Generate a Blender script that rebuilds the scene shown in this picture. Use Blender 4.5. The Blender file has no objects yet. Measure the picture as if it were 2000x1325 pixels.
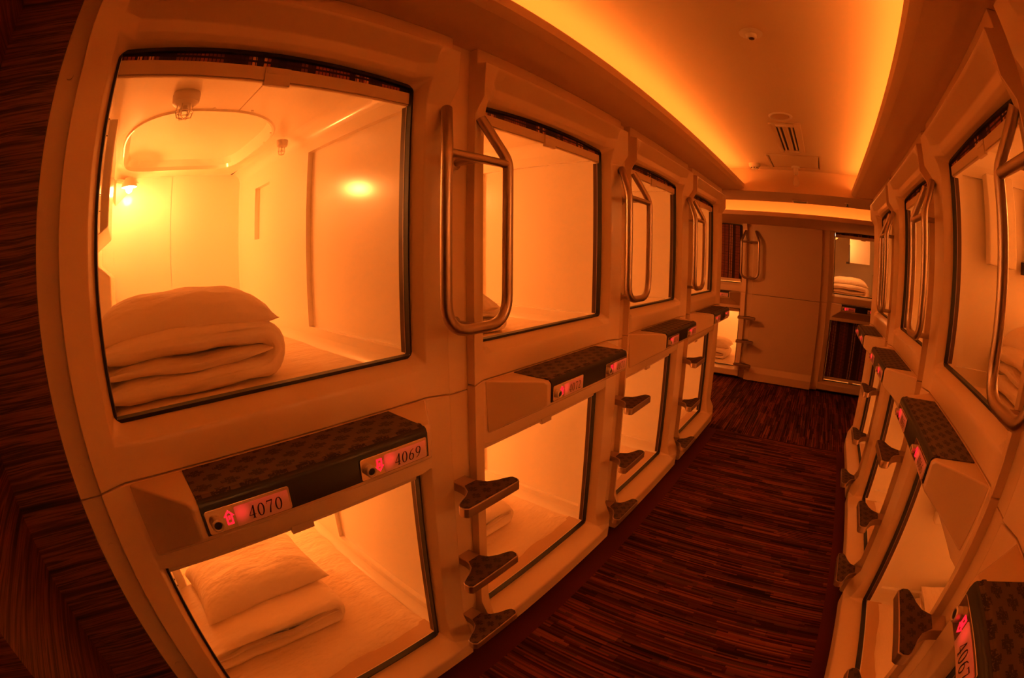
import bpy, bmesh, math, random
from mathutils import Matrix, Vector, noise as mnoise

# ------------------------------------------------------------------ camera
FLOOR = -1.60                      # eye height 1.60 m above the carpet
def W(z): return z - FLOOR         # heights below are measured from the eye, the floor is z = 0
scene = bpy.context.scene
col = scene.collection
cam_d = bpy.data.cameras.new('camera')
cam = bpy.data.objects.new('camera', cam_d); col.objects.link(cam)
yaw, pitch, roll = 0.6815, -0.1942, 0.0058
Fv = Vector((-math.sin(yaw)*math.cos(pitch), math.cos(yaw)*math.cos(pitch), math.sin(pitch)))
R0 = Vector((math.cos(yaw), math.sin(yaw), 0)); U0 = R0.cross(Fv)
Rv = math.cos(roll)*R0 + math.sin(roll)*U0; Uv = -math.sin(roll)*R0 + math.cos(roll)*U0
m = Matrix((Rv, Uv, -Fv)).transposed().to_4x4(); m.translation = (0, 0, W(0))
cam.matrix_world = m
cam_d.type = 'PANO'
pc = cam_d if hasattr(cam_d, 'panorama_type') else cam_d.cycles
pc.panorama_type = 'FISHEYE_EQUISOLID'
cam_d.sensor_fit = 'HORIZONTAL'; cam_d.sensor_width = 36; cam_d.sensor_height = 36*1325/2000
pc.fisheye_lens = 885.79*36/2000; pc.fisheye_fov = math.radians(200)
cam_d.clip_start = 0.01
scene.camera = cam
# ------------------------------------------------------------------ world, exposure
world = bpy.data.worlds.new('world'); scene.world = world; world.use_nodes = True
world.node_tree.nodes['Background'].inputs[0].default_value = (0, 0, 0, 1)
vs = scene.view_settings
vs.view_transform = 'Standard'; vs.look = 'None'; vs.exposure = 0.58; vs.gamma = 1.0; vs.use_curve_mapping = False
scene.cycles.use_denoising = True
scene.cycles.max_bounces = 9; scene.cycles.diffuse_bounces = 7; scene.cycles.glossy_bounces = 3
scene.cycles.use_adaptive_sampling = False; scene.cycles.time_limit = 900
scene.cycles.sample_clamp_indirect = 6.0
scene.cycles.caustics_reflective = False; scene.cycles.caustics_refractive = False
LAMP_COL = (1.0, 0.30, 0.055); LAMP_W = 35.0          # reading lamps inside the capsules
COVE_COL = (1.0, 0.30, 0.040); COVE_E = 12.0          # light strips in the ceiling coves

P = 1.1079                                            # capsule pitch
LX, RX, EY = -1.0, 0.6296, 6.22                       # window planes: left row, right row, end wall
LC = [0.3575 + n*P for n in range(4)]
RC = [0.3209 + n*P for n in range(4)]
SEAM = -0.4127; SOF = 0.661; CEIL = 0.855

# ------------------------------------------------------------------ node helpers and materials
def mat(name): 
    m = bpy.data.materials.new(name); m.use_nodes = True
    nt = m.node_tree; b = nt.nodes['Principled BSDF']
    return m, nt, b
def simple(name, color, rough=0.5, metal=0.0, spec=0.5, coat=0.0):
    m, nt, b = mat(name)
    b.inputs['Base Color'].default_value = (*color, 1); b.inputs['Roughness'].default_value = rough
    b.inputs['Metallic'].default_value = metal; b.inputs['Specular IOR Level'].default_value = spec
    return m
def emit(name, color, strength):
    m, nt, b = mat(name)
    b.inputs['Base Color'].default_value = (*color, 1)
    b.inputs['Emission Color'].default_value = (*color, 1); b.inputs['Emission Strength'].default_value = strength
    return m
class G:
    def __init__(s, nt): s.nt = nt
    def node(s, t, **k):
        n = s.nt.nodes.new(t)
        for a, v in k.items(): setattr(n, a, v)
        return n
    def put(s, sock, v):
        if isinstance(v, (int, float)): sock.default_value = v
        elif isinstance(v, (tuple, list)): sock.default_value = v
        else: s.nt.links.new(v, sock)
    def math(s, op, a, b=0.0, c=0.0):
        n = s.node('ShaderNodeMath', operation=op)
        s.put(n.inputs[0], a); s.put(n.inputs[1], b)
        if len(n.inputs) > 2: s.put(n.inputs[2], c)
        return n.outputs[0]
    def coords(s, which='Object'):
        t = s.node('ShaderNodeTexCoord'); x = s.node('ShaderNodeSeparateXYZ')
        s.nt.links.new(t.outputs[which], x.inputs[0]); return t.outputs[which], x.outputs[0], x.outputs[1], x.outputs[2]
    def xyz(s, x, y, z=0.0):
        n = s.node('ShaderNodeCombineXYZ'); s.put(n.inputs[0], x); s.put(n.inputs[1], y); s.put(n.inputs[2], z); return n.outputs[0]
    def white(s, vec):
        n = s.node('ShaderNodeTexWhiteNoise', noise_dimensions='3D'); s.put(n.inputs['Vector'], vec); return n.outputs['Value']
    def noise(s, vec, scale, detail=3.0, rough=0.5):
        n = s.node('ShaderNodeTexNoise'); s.put(n.inputs['Vector'], vec); n.inputs['Scale'].default_value = scale
        n.inputs['Detail'].default_value = detail; n.inputs['Roughness'].default_value = rough; return n.outputs['Fac']
    def ramp(s, fac, stops, interp='LINEAR'):
        n = s.node('ShaderNodeValToRGB'); s.put(n.inputs[0], fac); cr = n.color_ramp; cr.interpolation = interp
        while len(cr.elements) < len(stops): cr.elements.new(0.5)
        for e, (p, c) in zip(cr.elements, stops): e.position = p; e.color = (*c, 1)
        return n.outputs[0]
    def mix(s, f, a, b):
        n = s.node('ShaderNodeMix', data_type='RGBA'); s.put(n.inputs[0], f)
        for sock, v in ((n.inputs[6], a), (n.inputs[7], b)):
            s.put(sock, (*v, 1) if isinstance(v, tuple) and len(v) == 3 else v)
        return n.outputs[2]
    def bump(s, b, h, strength=0.3, dist=0.01):
        n = s.node('ShaderNodeBump'); n.inputs['Strength'].default_value = strength; n.inputs['Distance'].default_value = dist
        s.put(n.inputs['Height'], h); s.nt.links.new(n.outputs[0], b.inputs['Normal'])

def m_shell(name, c, rough, spec): return simple(name, c, rough, 0, spec)
SHELL = m_shell('cream_moulded_shell', (0.80, 0.60, 0.42), 0.24, 0.5)  # cream like the liner, but reddened: ruddier aisle light put into the colour
LINER = m_shell('cream_glossy_liner', (0.92, 0.83, 0.70), 0.17, 0.5)
TRIMM = m_shell('cream_trim_strip', (0.78, 0.58, 0.40), 0.35, 0.4)
BLACK = simple('black_rubber', (0.012, 0.009, 0.008), 0.45)
RAIL = simple('dark_brown_guide', (0.09, 0.035, 0.02), 0.35, 0.0)
CHROME = simple('polished_edge', (0.75, 0.72, 0.70), 0.18, 1.0)
EDGE = simple('dull_metal_edge', (0.42, 0.30, 0.25), 0.42, 0.8)
BAR = simple('cream_blind_bar', (0.74, 0.56, 0.40), 0.4)
STEEL = simple('brushed_steel_tube', (0.46, 0.36, 0.30), 0.34, 1.0)
ALU = simple('step_aluminium', (0.58, 0.44, 0.36), 0.33, 0.85)
DARKFRONT = simple('black_plastic', (0.014, 0.010, 0.008), 0.30)
PLATE = simple('polished_plate', (0.80, 0.68, 0.58), 0.16, 0.9)
INK = simple('black_ink', (0.02, 0.008, 0.006), 0.6)
REDINK = simple('red_ink', (0.65, 0.02, 0.01), 0.5)
ARROW = emit('red_arrow_light', (1.0, 0.008, 0.02), 1.7)
GREYPL = simple('dark_plastic', (0.03, 0.02, 0.018), 0.4)
WHITEPL = simple('white_plastic', (0.80, 0.70, 0.58), 0.4)
PAINT = simple('cream_ceiling_paint', (0.80, 0.62, 0.44), 0.85, spec=0.2)
SOFFIT = simple('soffit_paint', (0.80, 0.58, 0.40), 0.85, spec=0.2)
TAN = simple('tan_tray', (0.62, 0.40, 0.24), 0.5)
DARKTRIM = simple('dark_toe_kick', (0.035, 0.010, 0.006), 0.7)
BULB = emit('lamp_bulb_glow', (1.0, 0.62, 0.30), 28.0)
GLOBE = emit('lamp_globe_glow', LAMP_COL, 60.0)
LED = emit('cove_light_strip', COVE_COL, COVE_E)
BULBOFF = simple('clear_bulb', (0.95, 0.85, 0.75), 0.02); BULBOFF.node_tree.nodes['Principled BSDF'].inputs['Alpha'].default_value = 0.28

def m_backlit():
    m, nt, b = mat('backlit_number_panel'); g = G(nt); v, x, y, z = g.coords()
    b.inputs['Base Color'].default_value = (0.72, 0.50, 0.42, 1); b.inputs['Roughness'].default_value = 0.25
    # red lamp behind the translucent panel: brightest beside the arrow and along the upper edge
    d1 = g.math('SQRT', g.math('ADD', g.math('POWER', g.math('ADD', x, 0.048), 2), g.math('POWER', g.math('ADD', z, -0.004), 2)))
    s1 = g.math('MAXIMUM', g.math('SUBTRACT', 1.0, g.math('MULTIPLY', d1, 42)), 0.0)
    s2 = g.math('MAXIMUM', g.math('MULTIPLY', g.math('ADD', z, 0.006), 18), 0.0)
    n = g.noise(v, 60, 2)
    s = g.math('ADD', s1, g.math('MULTIPLY', s2, n))
    b.inputs['Emission Color'].default_value = (1.0, 0.02, 0.03, 1)
    nt.links.new(g.math('MULTIPLY', g.math('ADD', s, 0.05), 0.42), b.inputs['Emission Strength'])
    return m
BACKLIT = m_backlit()

def m_pad(name, base, dark, pu, pv):
    m, nt, b = mat(name); g = G(nt); v, x, y, z = g.coords()
    r = g.math('FLOOR', g.math('DIVIDE', y, pv))
    sh = g.math('MULTIPLY', g.math('MODULO', g.math('ABSOLUTE', r), 2.0), 0.5)
    fx = g.math('SUBTRACT', g.math('FRACT', g.math('ADD', g.math('DIVIDE', x, pu), sh)), 0.5)
    fy = g.math('SUBTRACT', g.math('FRACT', g.math('DIVIDE', y, pv)), 0.5)
    ax = g.math('ABSOLUTE', fx); ay = g.math('ABSOLUTE', fy)
    arm1 = g.math('MULTIPLY', g.math('LESS_THAN', ax, 0.34), g.math('LESS_THAN', ay, 0.16))
    arm2 = g.math('MULTIPLY', g.math('LESS_THAN', ax, 0.16), g.math('LESS_THAN', ay, 0.40))
    mask = g.math('MULTIPLY', g.math('MAXIMUM', arm1, arm2), g.math('GREATER_THAN', g.noise(v, 260, 1), 0.40))
    nt.links.new(g.mix(mask, base, dark), b.inputs['Base Color'])
    b.inputs['Roughness'].default_value = 0.75
    g.bump(b, mask, 0.3, 0.002)
    return m
PAD = m_pad('patterned_grip_pad', (0.115, 0.062, 0.040), (0.040, 0.022, 0.016), 0.047, 0.036)
TREAD = m_pad('patterned_shelf_tread', (0.125, 0.074, 0.050), (0.030, 0.017, 0.013), 0.066, 0.036)

def m_linen():
    m, nt, b = mat('white_cotton'); g = G(nt); v, x, y, z = g.coords()
    b.inputs['Base Color'].default_value = (0.90, 0.74, 0.57, 1); b.inputs['Roughness'].default_value = 0.9
    b.inputs['Specular IOR Level'].default_value = 0.15; b.inputs['Sheen Weight'].default_value = 0.1
    w = g.node('ShaderNodeVectorMath', operation='MULTIPLY'); nt.links.new(v, w.inputs[0]); w.inputs[1].default_value = (1.0, 2.6, 1.0)
    h = g.math('ADD', g.noise(w.outputs[0], 5.5, 3, 0.55), g.math('MULTIPLY', g.noise(v, 24, 2), 0.2))
    g.bump(b, h, 0.8, 0.025)
    return m
LINEN = m_linen()

def m_blind():
    m, nt, b = mat('checked_blind_fabric'); g = G(nt); v, x, y, z = g.coords()
    sx = g.math('FLOOR', g.math('DIVIDE', x, 0.021)); c = g.white(g.xyz(sx, 3.0, 1.0))
    base = g.ramp(c, [(0, (0.05, 0.02, 0.012)), (0.3, (0.24, 0.08, 0.045)), (0.55, (0.42, 0.11, 0.05)), (0.76, (0.02, 0.012, 0.012)), (0.90, (0.55, 0.24, 0.13))], 'CONSTANT')
    bx = g.math('FRACT', g.math('DIVIDE', g.math('ADD', x, 0.455), 0.30))
    st = g.math('MAXIMUM', g.math('COMPARE', bx, 0.30, 0.020), g.math('COMPARE', bx, 0.40, 0.020))
    base = g.mix(st, base, (0.80, 0.42, 0.22))
    fz = g.math('FRACT', g.math('DIVIDE', z, 0.016)); fx = g.math('FRACT', g.math('DIVIDE', x, 0.0105))
    weave = g.math('MULTIPLY', g.math('GREATER_THAN', fz, 0.38), g.math('GREATER_THAN', fx, 0.22))
    nt.links.new(g.mix(weave, (0.03, 0.012, 0.009), base), b.inputs['Base Color'])
    b.inputs['Roughness'].default_value = 0.9
    g.bump(b, weave, 0.25, 0.002)
    return m
BLIND = m_blind()

def m_carpet(name, along):
    m, nt, b = mat(name); g = G(nt); v, x, y, z = g.coords()
    lo, sh = (x, y) if along == 'x' else (y, x)
    def layer(w, ln, seed):
        r = g.math('FLOOR', g.math('DIVIDE', sh, w))
        off = g.math('MULTIPLY', g.white(g.xyz(r, seed, 0.5)), 7.0)
        c = g.math('FLOOR', g.math('DIVIDE', g.math('ADD', lo, off), ln))
        return g.white(g.xyz(r, c, seed))
    a = layer(0.0092, 0.40, 1.0); d = layer(0.037, 0.26, 5.0)
    t = g.math('ADD', g.math('MULTIPLY', a, 0.68), g.math('MULTIPLY', d, 0.36))
    c = g.ramp(t, [(0.0, (0.016, 0.006, 0.004)), (0.28, (0.050, 0.014, 0.008)), (0.45, (0.105, 0.022, 0.010)), (0.6, (0.105, 0.045, 0.022)), (0.75, (0.22, 0.045, 0.018)), (1.0, (0.30, 0.085, 0.03))])
    n = g.noise(v, 350, 1)
    nt.links.new(g.mix(g.math('MULTIPLY', n, 0.35), c, (0.02, 0.005, 0.003)), b.inputs['Base Color'])
    b.inputs['Roughness'].default_value = 0.95; b.inputs['Specular IOR Level'].default_value = 0.1
    g.bump(b, n, 0.4, 0.003)
    return m
CARPET_X = m_carpet('striped_carpet', 'x'); CARPET_Y = m_carpet('striped_carpet_lengthwise', 'y')
def m_border():
    m, nt, b = mat('dark_red_carpet_border'); g = G(nt); v, x, y, z = g.coords()
    n = g.noise(v, 300, 2)
    nt.links.new(g.mix(n, (0.075, 0.008, 0.005), (0.125, 0.014, 0.008)), b.inputs['Base Color'])
    b.inputs['Roughness'].default_value = 0.95; g.bump(b, n, 0.4, 0.003)
    return m
BORDER = m_border()
def m_wood():
    m, nt, b = mat('zebra_veneer'); g = G(nt); v, x, y, z = g.coords()
    h = g.math('ADD', x, y)
    wob = g.math('MULTIPLY', g.noise(g.xyz(g.math('MULTIPLY', h, 1.5), 0.0, g.math('MULTIPLY', z, 2.0)), 2.0, 2), 0.022)
    zz = g.math('ADD', z, wob)
    f = g.noise(g.xyz(g.math('MULTIPLY', h, 0.35), 0.0, g.math('MULTIPLY', zz, 16.0)), 2.6, 4, 0.62)
    c = g.ramp(f, [(0.34, (0.012, 0.004, 0.003)), (0.44, (0.09, 0.026, 0.013)), (0.50, (0.24, 0.080, 0.038)), (0.545, (0.03, 0.009, 0.006)), (0.60, (0.20, 0.065, 0.030)), (0.70, (0.04, 0.012, 0.008)), (0.8, (0.30, 0.11, 0.05))])
    nt.links.new(c, b.inputs['Base Color']); b.inputs['Roughness'].default_value = 0.55
    g.bump(b, f, 0.08, 0.002)
    return m
WOOD = m_wood()

for _m in (ARROW, BACKLIT, BULB): _m.cycles.emission_sampling = 'NONE'      # small glows; the lamps themselves are sampled
# ------------------------------------------------------------------ mesh helpers
class MB:
    def __init__(s): s.v = []; s.f = []
    def add(s, vs, fs):
        o = len(s.v); s.v += [tuple(p) for p in vs]; s.f += [tuple(i+o for i in f) for f in fs]; return s
    def box(s, x0, x1, y0, y1, z0, z1):
        x0, x1 = sorted((x0, x1)); y0, y1 = sorted((y0, y1)); z0, z1 = sorted((z0, z1))
        return s.add([(x0,y0,z0),(x1,y0,z0),(x1,y1,z0),(x0,y1,z0),(x0,y0,z1),(x1,y0,z1),(x1,y1,z1),(x0,y1,z1)],
                     [(0,3,2,1),(4,5,6,7),(0,1,5,4),(1,2,6,5),(2,3,7,6),(3,0,4,7)])
    def prism(s, poly, t, lo, hi):
        """poly of 2D points, t(a, b, h) -> 3D point, extruded from lo to hi"""
        n = len(poly); vs = [t(a, b, lo) for a, b in poly] + [t(a, b, hi) for a, b in poly]
        fs = [tuple(range(n))[::-1], tuple(range(n, 2*n))] + [(i, (i+1) % n, n+(i+1) % n, n+i) for i in range(n)]
        return s.add(vs, fs)
    def tube(s, pts, r, seg=12, caps=True, radii=None):
        pts = [Vector(p) for p in pts]; n = len(pts); vs = []; fs = []
        t0 = (pts[1]-pts[0]).normalized(); up = Vector((0, 0, 1)) if abs(t0.z) < 0.9 else Vector((1, 0, 0))
        nrm = (up - t0*up.dot(t0)).normalized()
        for i, p in enumerate(pts):
            if i == 0: t = t0
            elif i == n-1: t = (pts[i]-pts[i-1]).normalized()
            else: t = ((pts[i+1]-pts[i]).normalized() + (pts[i]-pts[i-1]).normalized()).normalized()
            nrm = (nrm - t*nrm.dot(t)).normalized(); bi = t.cross(nrm)
            rr = radii[i] if radii else r
            for k in range(seg):
                a = 2*math.pi*k/seg; vs.append(p + rr*(math.cos(a)*nrm + math.sin(a)*bi))
        for i in range(n-1):
            for k in range(seg):
                fs.append((i*seg+k, i*seg+(k+1) % seg, (i+1)*seg+(k+1) % seg, (i+1)*seg+k))
        if caps: fs += [tuple(range(seg))[::-1], tuple(range((n-1)*seg, n*seg))]
        return s.add(vs, fs)
    def lathe(s, prof, c=(0, 0, 0), seg=20, axis='z'):
        """prof: (radius, height) pairs"""
        vs = []; fs = []
        for r, h in prof:
            for k in range(seg):
                a = 2*math.pi*k/seg; q = (r*math.cos(a), r*math.sin(a), h)
                if axis == 'y': q = (q[0], q[2], q[1])
                vs.append((q[0]+c[0], q[1]+c[1], q[2]+c[2]))
        n = len(prof)
        for i in range(n-1):
            for k in range(seg): fs.append((i*seg+k, i*seg+(k+1) % seg, (i+1)*seg+(k+1) % seg, (i+1)*seg+k))
        fs += [tuple(range(seg))[::-1], tuple(range((n-1)*seg, n*seg))]
        return s.add(vs, fs)
    def mesh(s, name, mats, angle=35, fix=True, bevel=0, seg=2):
        me = bpy.data.meshes.new(name); me.from_pydata(s.v, [], s.f)
        if fix:
            bm = bmesh.new(); bm.from_mesh(me); bmesh.ops.remove_doubles(bm, verts=bm.verts, dist=1e-6)
            bmesh.ops.recalc_face_normals(bm, faces=bm.faces)
            if bevel:
                es = [e for e in bm.edges if len(e.link_faces) == 2 and e.calc_face_angle(0) > math.radians(24)]
                bmesh.ops.bevel(bm, geom=es, offset=bevel, segments=seg, profile=0.5, affect='EDGES', clamp_overlap=True)
            bm.to_mesh(me); bm.free()
        me.materials.append(mats)
        for p in me.polygons: p.use_smooth = True
        if bevel:
            # face-area weighted normals keep the flats flat and the rounded edges round
            vn = [Vector((0, 0, 0)) for _ in me.vertices]
            for p in me.polygons:
                for i in p.vertices: vn[i] += p.normal*p.area
            out = []
            for p in me.polygons:
                for i in p.vertices:
                    q = vn[i].normalized() if vn[i].length > 1e-12 else p.normal
                    out.append(q if q.dot(p.normal) > 0.6 else p.normal)
            me.normals_split_custom_set([tuple(q) for q in out])
        else: me.set_sharp_from_angle(angle=math.radians(angle))
        me.update(); return me
CACHE = {}
def put(name, me, parent=None, loc=None):
    o = bpy.data.objects.new(name, me); col.objects.link(o)
    if parent: o.parent = parent
    if loc: o.location = loc
    return o
def part(name, key, fn, material, parent, loc=None, bevel=0, angle=35, seg=2, fix=True):
    if key not in CACHE:
        mb = MB(); fn(mb); CACHE[key] = mb.mesh(name, material, angle, fix, bevel, seg)
    return put(name, CACHE[key], parent, loc)
def tag(o, label=None, cat=None, group=None, kind=None):
    for k, v in (('label', label), ('category', cat), ('group', group), ('kind', kind)):
        if v: o[k] = v
    return o
def empty(name, loc, rz=0):
    o = bpy.data.objects.new(name, None); col.objects.link(o); o.location = loc; o.rotation_euler = (0, 0, rz)
    o.empty_display_size = 0.1; return o
def struct(name, fn, material, label=None, bevel=0):
    mb = MB(); fn(mb); o = put(name, mb.mesh(name, material, bevel=bevel))
    tag(o, label, None, None, 'structure'); return o
def fillet(pts, rad, n=6):
    pts = [Vector(p) for p in pts]; out = [pts[0]]
    for i in range(1, len(pts)-1):
        a, b, c = pts[i-1], pts[i], pts[i+1]; r = rad[i] if isinstance(rad, (list, tuple)) else rad
        d1 = (a-b).normalized(); d2 = (c-b).normalized()
        ang = d1.angle(d2); t = min(r/math.tan(ang/2), (a-b).length*0.49, (c-b).length*0.49)
        p0 = b + d1*t; p1 = b + d2*t
        for k in range(n+1):
            s = k/n; out.append(p0*(1-s)**2 + b*2*s*(1-s) + p1*s**2)
    out.append(pts[-1]); return out

# ------------------------------------------------------------------ room structure
YB = -1.8      # back of the aisle behind the camera
struct('floor', lambda b: b.box(-0.803, 0.452, YB, 4.13, -0.02, 0.0), CARPET_X, 'striped dark red carpet of the aisle')
struct('floor_border_left', lambda b: b.box(-1.15, -0.803, YB, 4.13, -0.02, 0.0), BORDER, 'plain dark red carpet border along the left row')
struct('floor_border_right', lambda b: b.box(0.452, 0.80, YB, 4.13, -0.02, 0.0), BORDER, 'plain dark red carpet border along the right row')
struct('floor_cross_aisle', lambda b: b.box(-3.3, 3.3, 4.13, 6.5, -0.02, 0.0), CARPET_Y, 'lengthwise striped carpet of the cross aisle')
def soffit_left(b):
    b.box(-1.45, -0.735, YB, 4.9, W(SOF), W(SOF)+0.03)
    b.prism([(-0.735, 0), (-0.722, 0.004), (-0.705, 0.018), (-0.699, 0.045), (-0.703, 0.052), (-0.722, 0.052), (-0.735, 0.03)], lambda a, c, h: (a, h, W(SOF)+c), YB, 4.2)
struct('ceiling_soffit_left', soffit_left, SOFFIT, 'soffit over the left capsules')
def soffit_right(b):
    b.box(0.372, 1.1, YB, 4.9, W(SOF), W(SOF)+0.03)
    b.prism([(0.372, 0), (0.359, 0.004), (0.342, 0.018), (0.338, 0.045), (0.342, 0.052), (0.359, 0.052), (0.372, 0.03)], lambda a, c, h: (a, h, W(SOF)+c), YB, 4.2)
struct('ceiling_soffit_right', soffit_right, SOFFIT, 'soffit over the right capsules')
struct('ceiling', lambda b: b.box(-1.45, 1.1, YB, 4.2, W(CEIL), W(CEIL)+0.05), PAINT, 'glowing cream cove ceiling')
struct('wall_cove_left', lambda b: b.box(-1.45, -1.30, YB, 4.2, W(SOF), W(CEIL)), PAINT)
struct('wall_cove_right', lambda b: b.box(0.92, 1.1, YB, 4.2, W(SOF), W(CEIL)), PAINT)
struct('ceiling_beam', lambda b: (b.box(-3.3, 3.3, 4.17, 4.84, W(SOF)-0.012, W(CEIL)+0.3)), SOFFIT, 'ceiling beam across the end of the aisle')
struct('ceiling_cross_aisle', lambda b: b.box(-3.3, 3.3, 4.84, 6.6, W(0.90), W(0.90)+0.05), PAINT, 'lit ceiling recess above the cross aisle')
def end_soffit(b):
    b.box(-3.3, 3.3, 4.96, 6.6, W(0.505), W(0.530))
    b.box(-3.3, 3.3, 4.95, 4.965, W(0.505), W(0.551))
struct('ceiling_soffit_end', end_soffit, SOFFIT, 'dark soffit above the end capsules')
gl = empty('globe_lamp', (-2.35, 4.52, W(SOF)-0.012)); tag(gl, 'warm globe lamp on the ceiling at the left of the cross aisle', 'lamp')
mb = MB(); mb.lathe([(0.05, 0), (0.05, -0.02), (0.03, -0.03), (0.012, -0.035), (0.012, -0.10)], seg=20); put('lamp_stem', mb.mesh('lamp_stem', WHITEPL), gl)
mb = MB(); mb.lathe([(0.02, -0.10), (0.065, -0.12), (0.09, -0.16), (0.09, -0.20), (0.065, -0.24), (0.02, -0.26)], seg=24); put('globe', mb.mesh('globe', GLOBE), gl)
struct('wall_cove_end', lambda b: b.box(-3.3, 3.3, 5.95, 6.0, W(0.535), W(0.90)), PAINT)
struct('wall_cross_left', lambda b: b.box(-3.4, -3.3, 4.1, 6.6, 0, W(1.2)), PAINT)
struct('wall_cross_right', lambda b: b.box(3.3, 3.4, 4.1, 6.6, 0, W(1.2)), PAINT)
struct('wall_row_end_left', lambda b: b.box(-3.3, -1.0, 4.235, 4.26, 0, W(SOF)), SHELL)
struct('wall_row_end_right', lambda b: b.box(0.63, 3.3, 4.20, 4.225, 0, W(SOF)), SHELL)
struct('wall_end', lambda b: b.box(-3.3, 3.3, 8.3, 8.35, 0, W(1.2)), PAINT)
struct('wall_back', lambda b: b.box(-1.5, 1.2, YB-0.05, YB, 0, W(CEIL)), WOOD)
struct('wall_right_near', lambda b: b.box(0.60, 0.66, YB, -0.24, 0, W(SOF)), WOOD)
# wood clad return beside the first capsule
struct('wall_left_near', lambda b: b.box(-1.05, -0.950, -0.383, -0.205, 0, W(SOF)), WOOD, 'zebra veneer wall panel beside the first capsule')
struct('wall_pier', lambda b: b.box(-1.05, -0.537, YB, -0.381, 0, W(SOF)), WOOD, 'zebra veneer pier at the left edge')
struct('baseboard_left', lambda b: b.box(-1.3, -0.985, -0.2, 4.235, 0, W(-1.555)), DARKTRIM)
struct('baseboard_right', lambda b: b.box(0.615, 0.95, -0.25, 4.2, 0, W(-1.555)), DARKTRIM)
struct('baseboard_end', lambda b: b.box(-3.3, 3.3, 6.20, 6.5, 0, W(-1.585)), DARKTRIM)
# light strips hidden behind the cove lips
for nm, x0, lab in (('left', -0.79, 'warm light strip in the cove over the left capsules'), ('right', 0.415, 'warm light strip in the cove over the right capsules')):
    mb = MB(); mb.box(x0-0.012, x0+0.012, YB+0.1, 4.1, W(SOF)+0.032, W(SOF)+0.046)
    tag(put('cove_light_strip', mb.mesh('cove_light_strip', LED)), lab, 'light strip')
mb = MB(); mb.box(-3.2, 3.2, 5.80, 5.82, W(0.54), W(0.555))
tag(put('cove_light_strip', mb.mesh('cove_light_strip', LED)), 'warm light strip above the end wall soffit', 'light strip')

# ------------------------------------------------------------------ strips between the capsules
def frame(row, centre):
    """origin and rotation of a capsule: local x runs along the row, local y into the capsule"""
    if row == 'L': return (LX, centre, 0), math.pi/2
    if row == 'R': return (RX, centre, 0), -math.pi/2
    return (centre, EY, 0), 0.0
HG = 0.554
tn = 0
def strip(row, c, u0, u1, lab, zt=SOF, zb=-1.56):
    global tn; tn += 1
    loc, rz = frame(row, c)
    mb = MB(); mb.box(u0, u1, -0.040, 0.03, W(zb), W(-0.43)); mb.box(u0, u1, -0.040, 0.03, W(-0.427), W(zt))
    o = put('trim_%d' % tn, mb.mesh('trim', TRIMM, bevel=0.002), None, loc); o.rotation_euler = (0, 0, rz)
    tag(o, lab, None, None, 'structure'); return o
for n in range(3):
    strip('L', LC[n], HG-0.056, HG+0.056, None); strip('R', RC[n+1], HG-0.056, HG+0.056, None)
strip('L', LC[3], HG-0.056, HG, None); strip('R', RC[3], -HG, -HG+0.056, None); strip('R', RC[0], HG-0.056, HG, None)
edge = strip('L', LC[0], -HG-0.010, -HG+0.056, 'cream end strip with screws beside the wood panel')
def screw(b): b.lathe([(0.0095, 0), (0.0095, 0.002), (0.007, 0.0035)], seg=16, axis='y')
for z in (0.42, 0.12, -0.36, -0.55, -0.95, -1.3):
    o = part('screw_cap', 'screwcap', screw, TRIMM, edge, (-HG+0.022, -0.0435, W(z)))
EC = {'A': -1.499, 'blank': -0.41, 'B': 0.672}
strip('E', EC['A'], HG-0.056, HG+0.034, None, 0.505, -1.585); strip('E', EC['B'], -HG-0.046, -HG+0.056, None, 0.505, -1.585)

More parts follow.
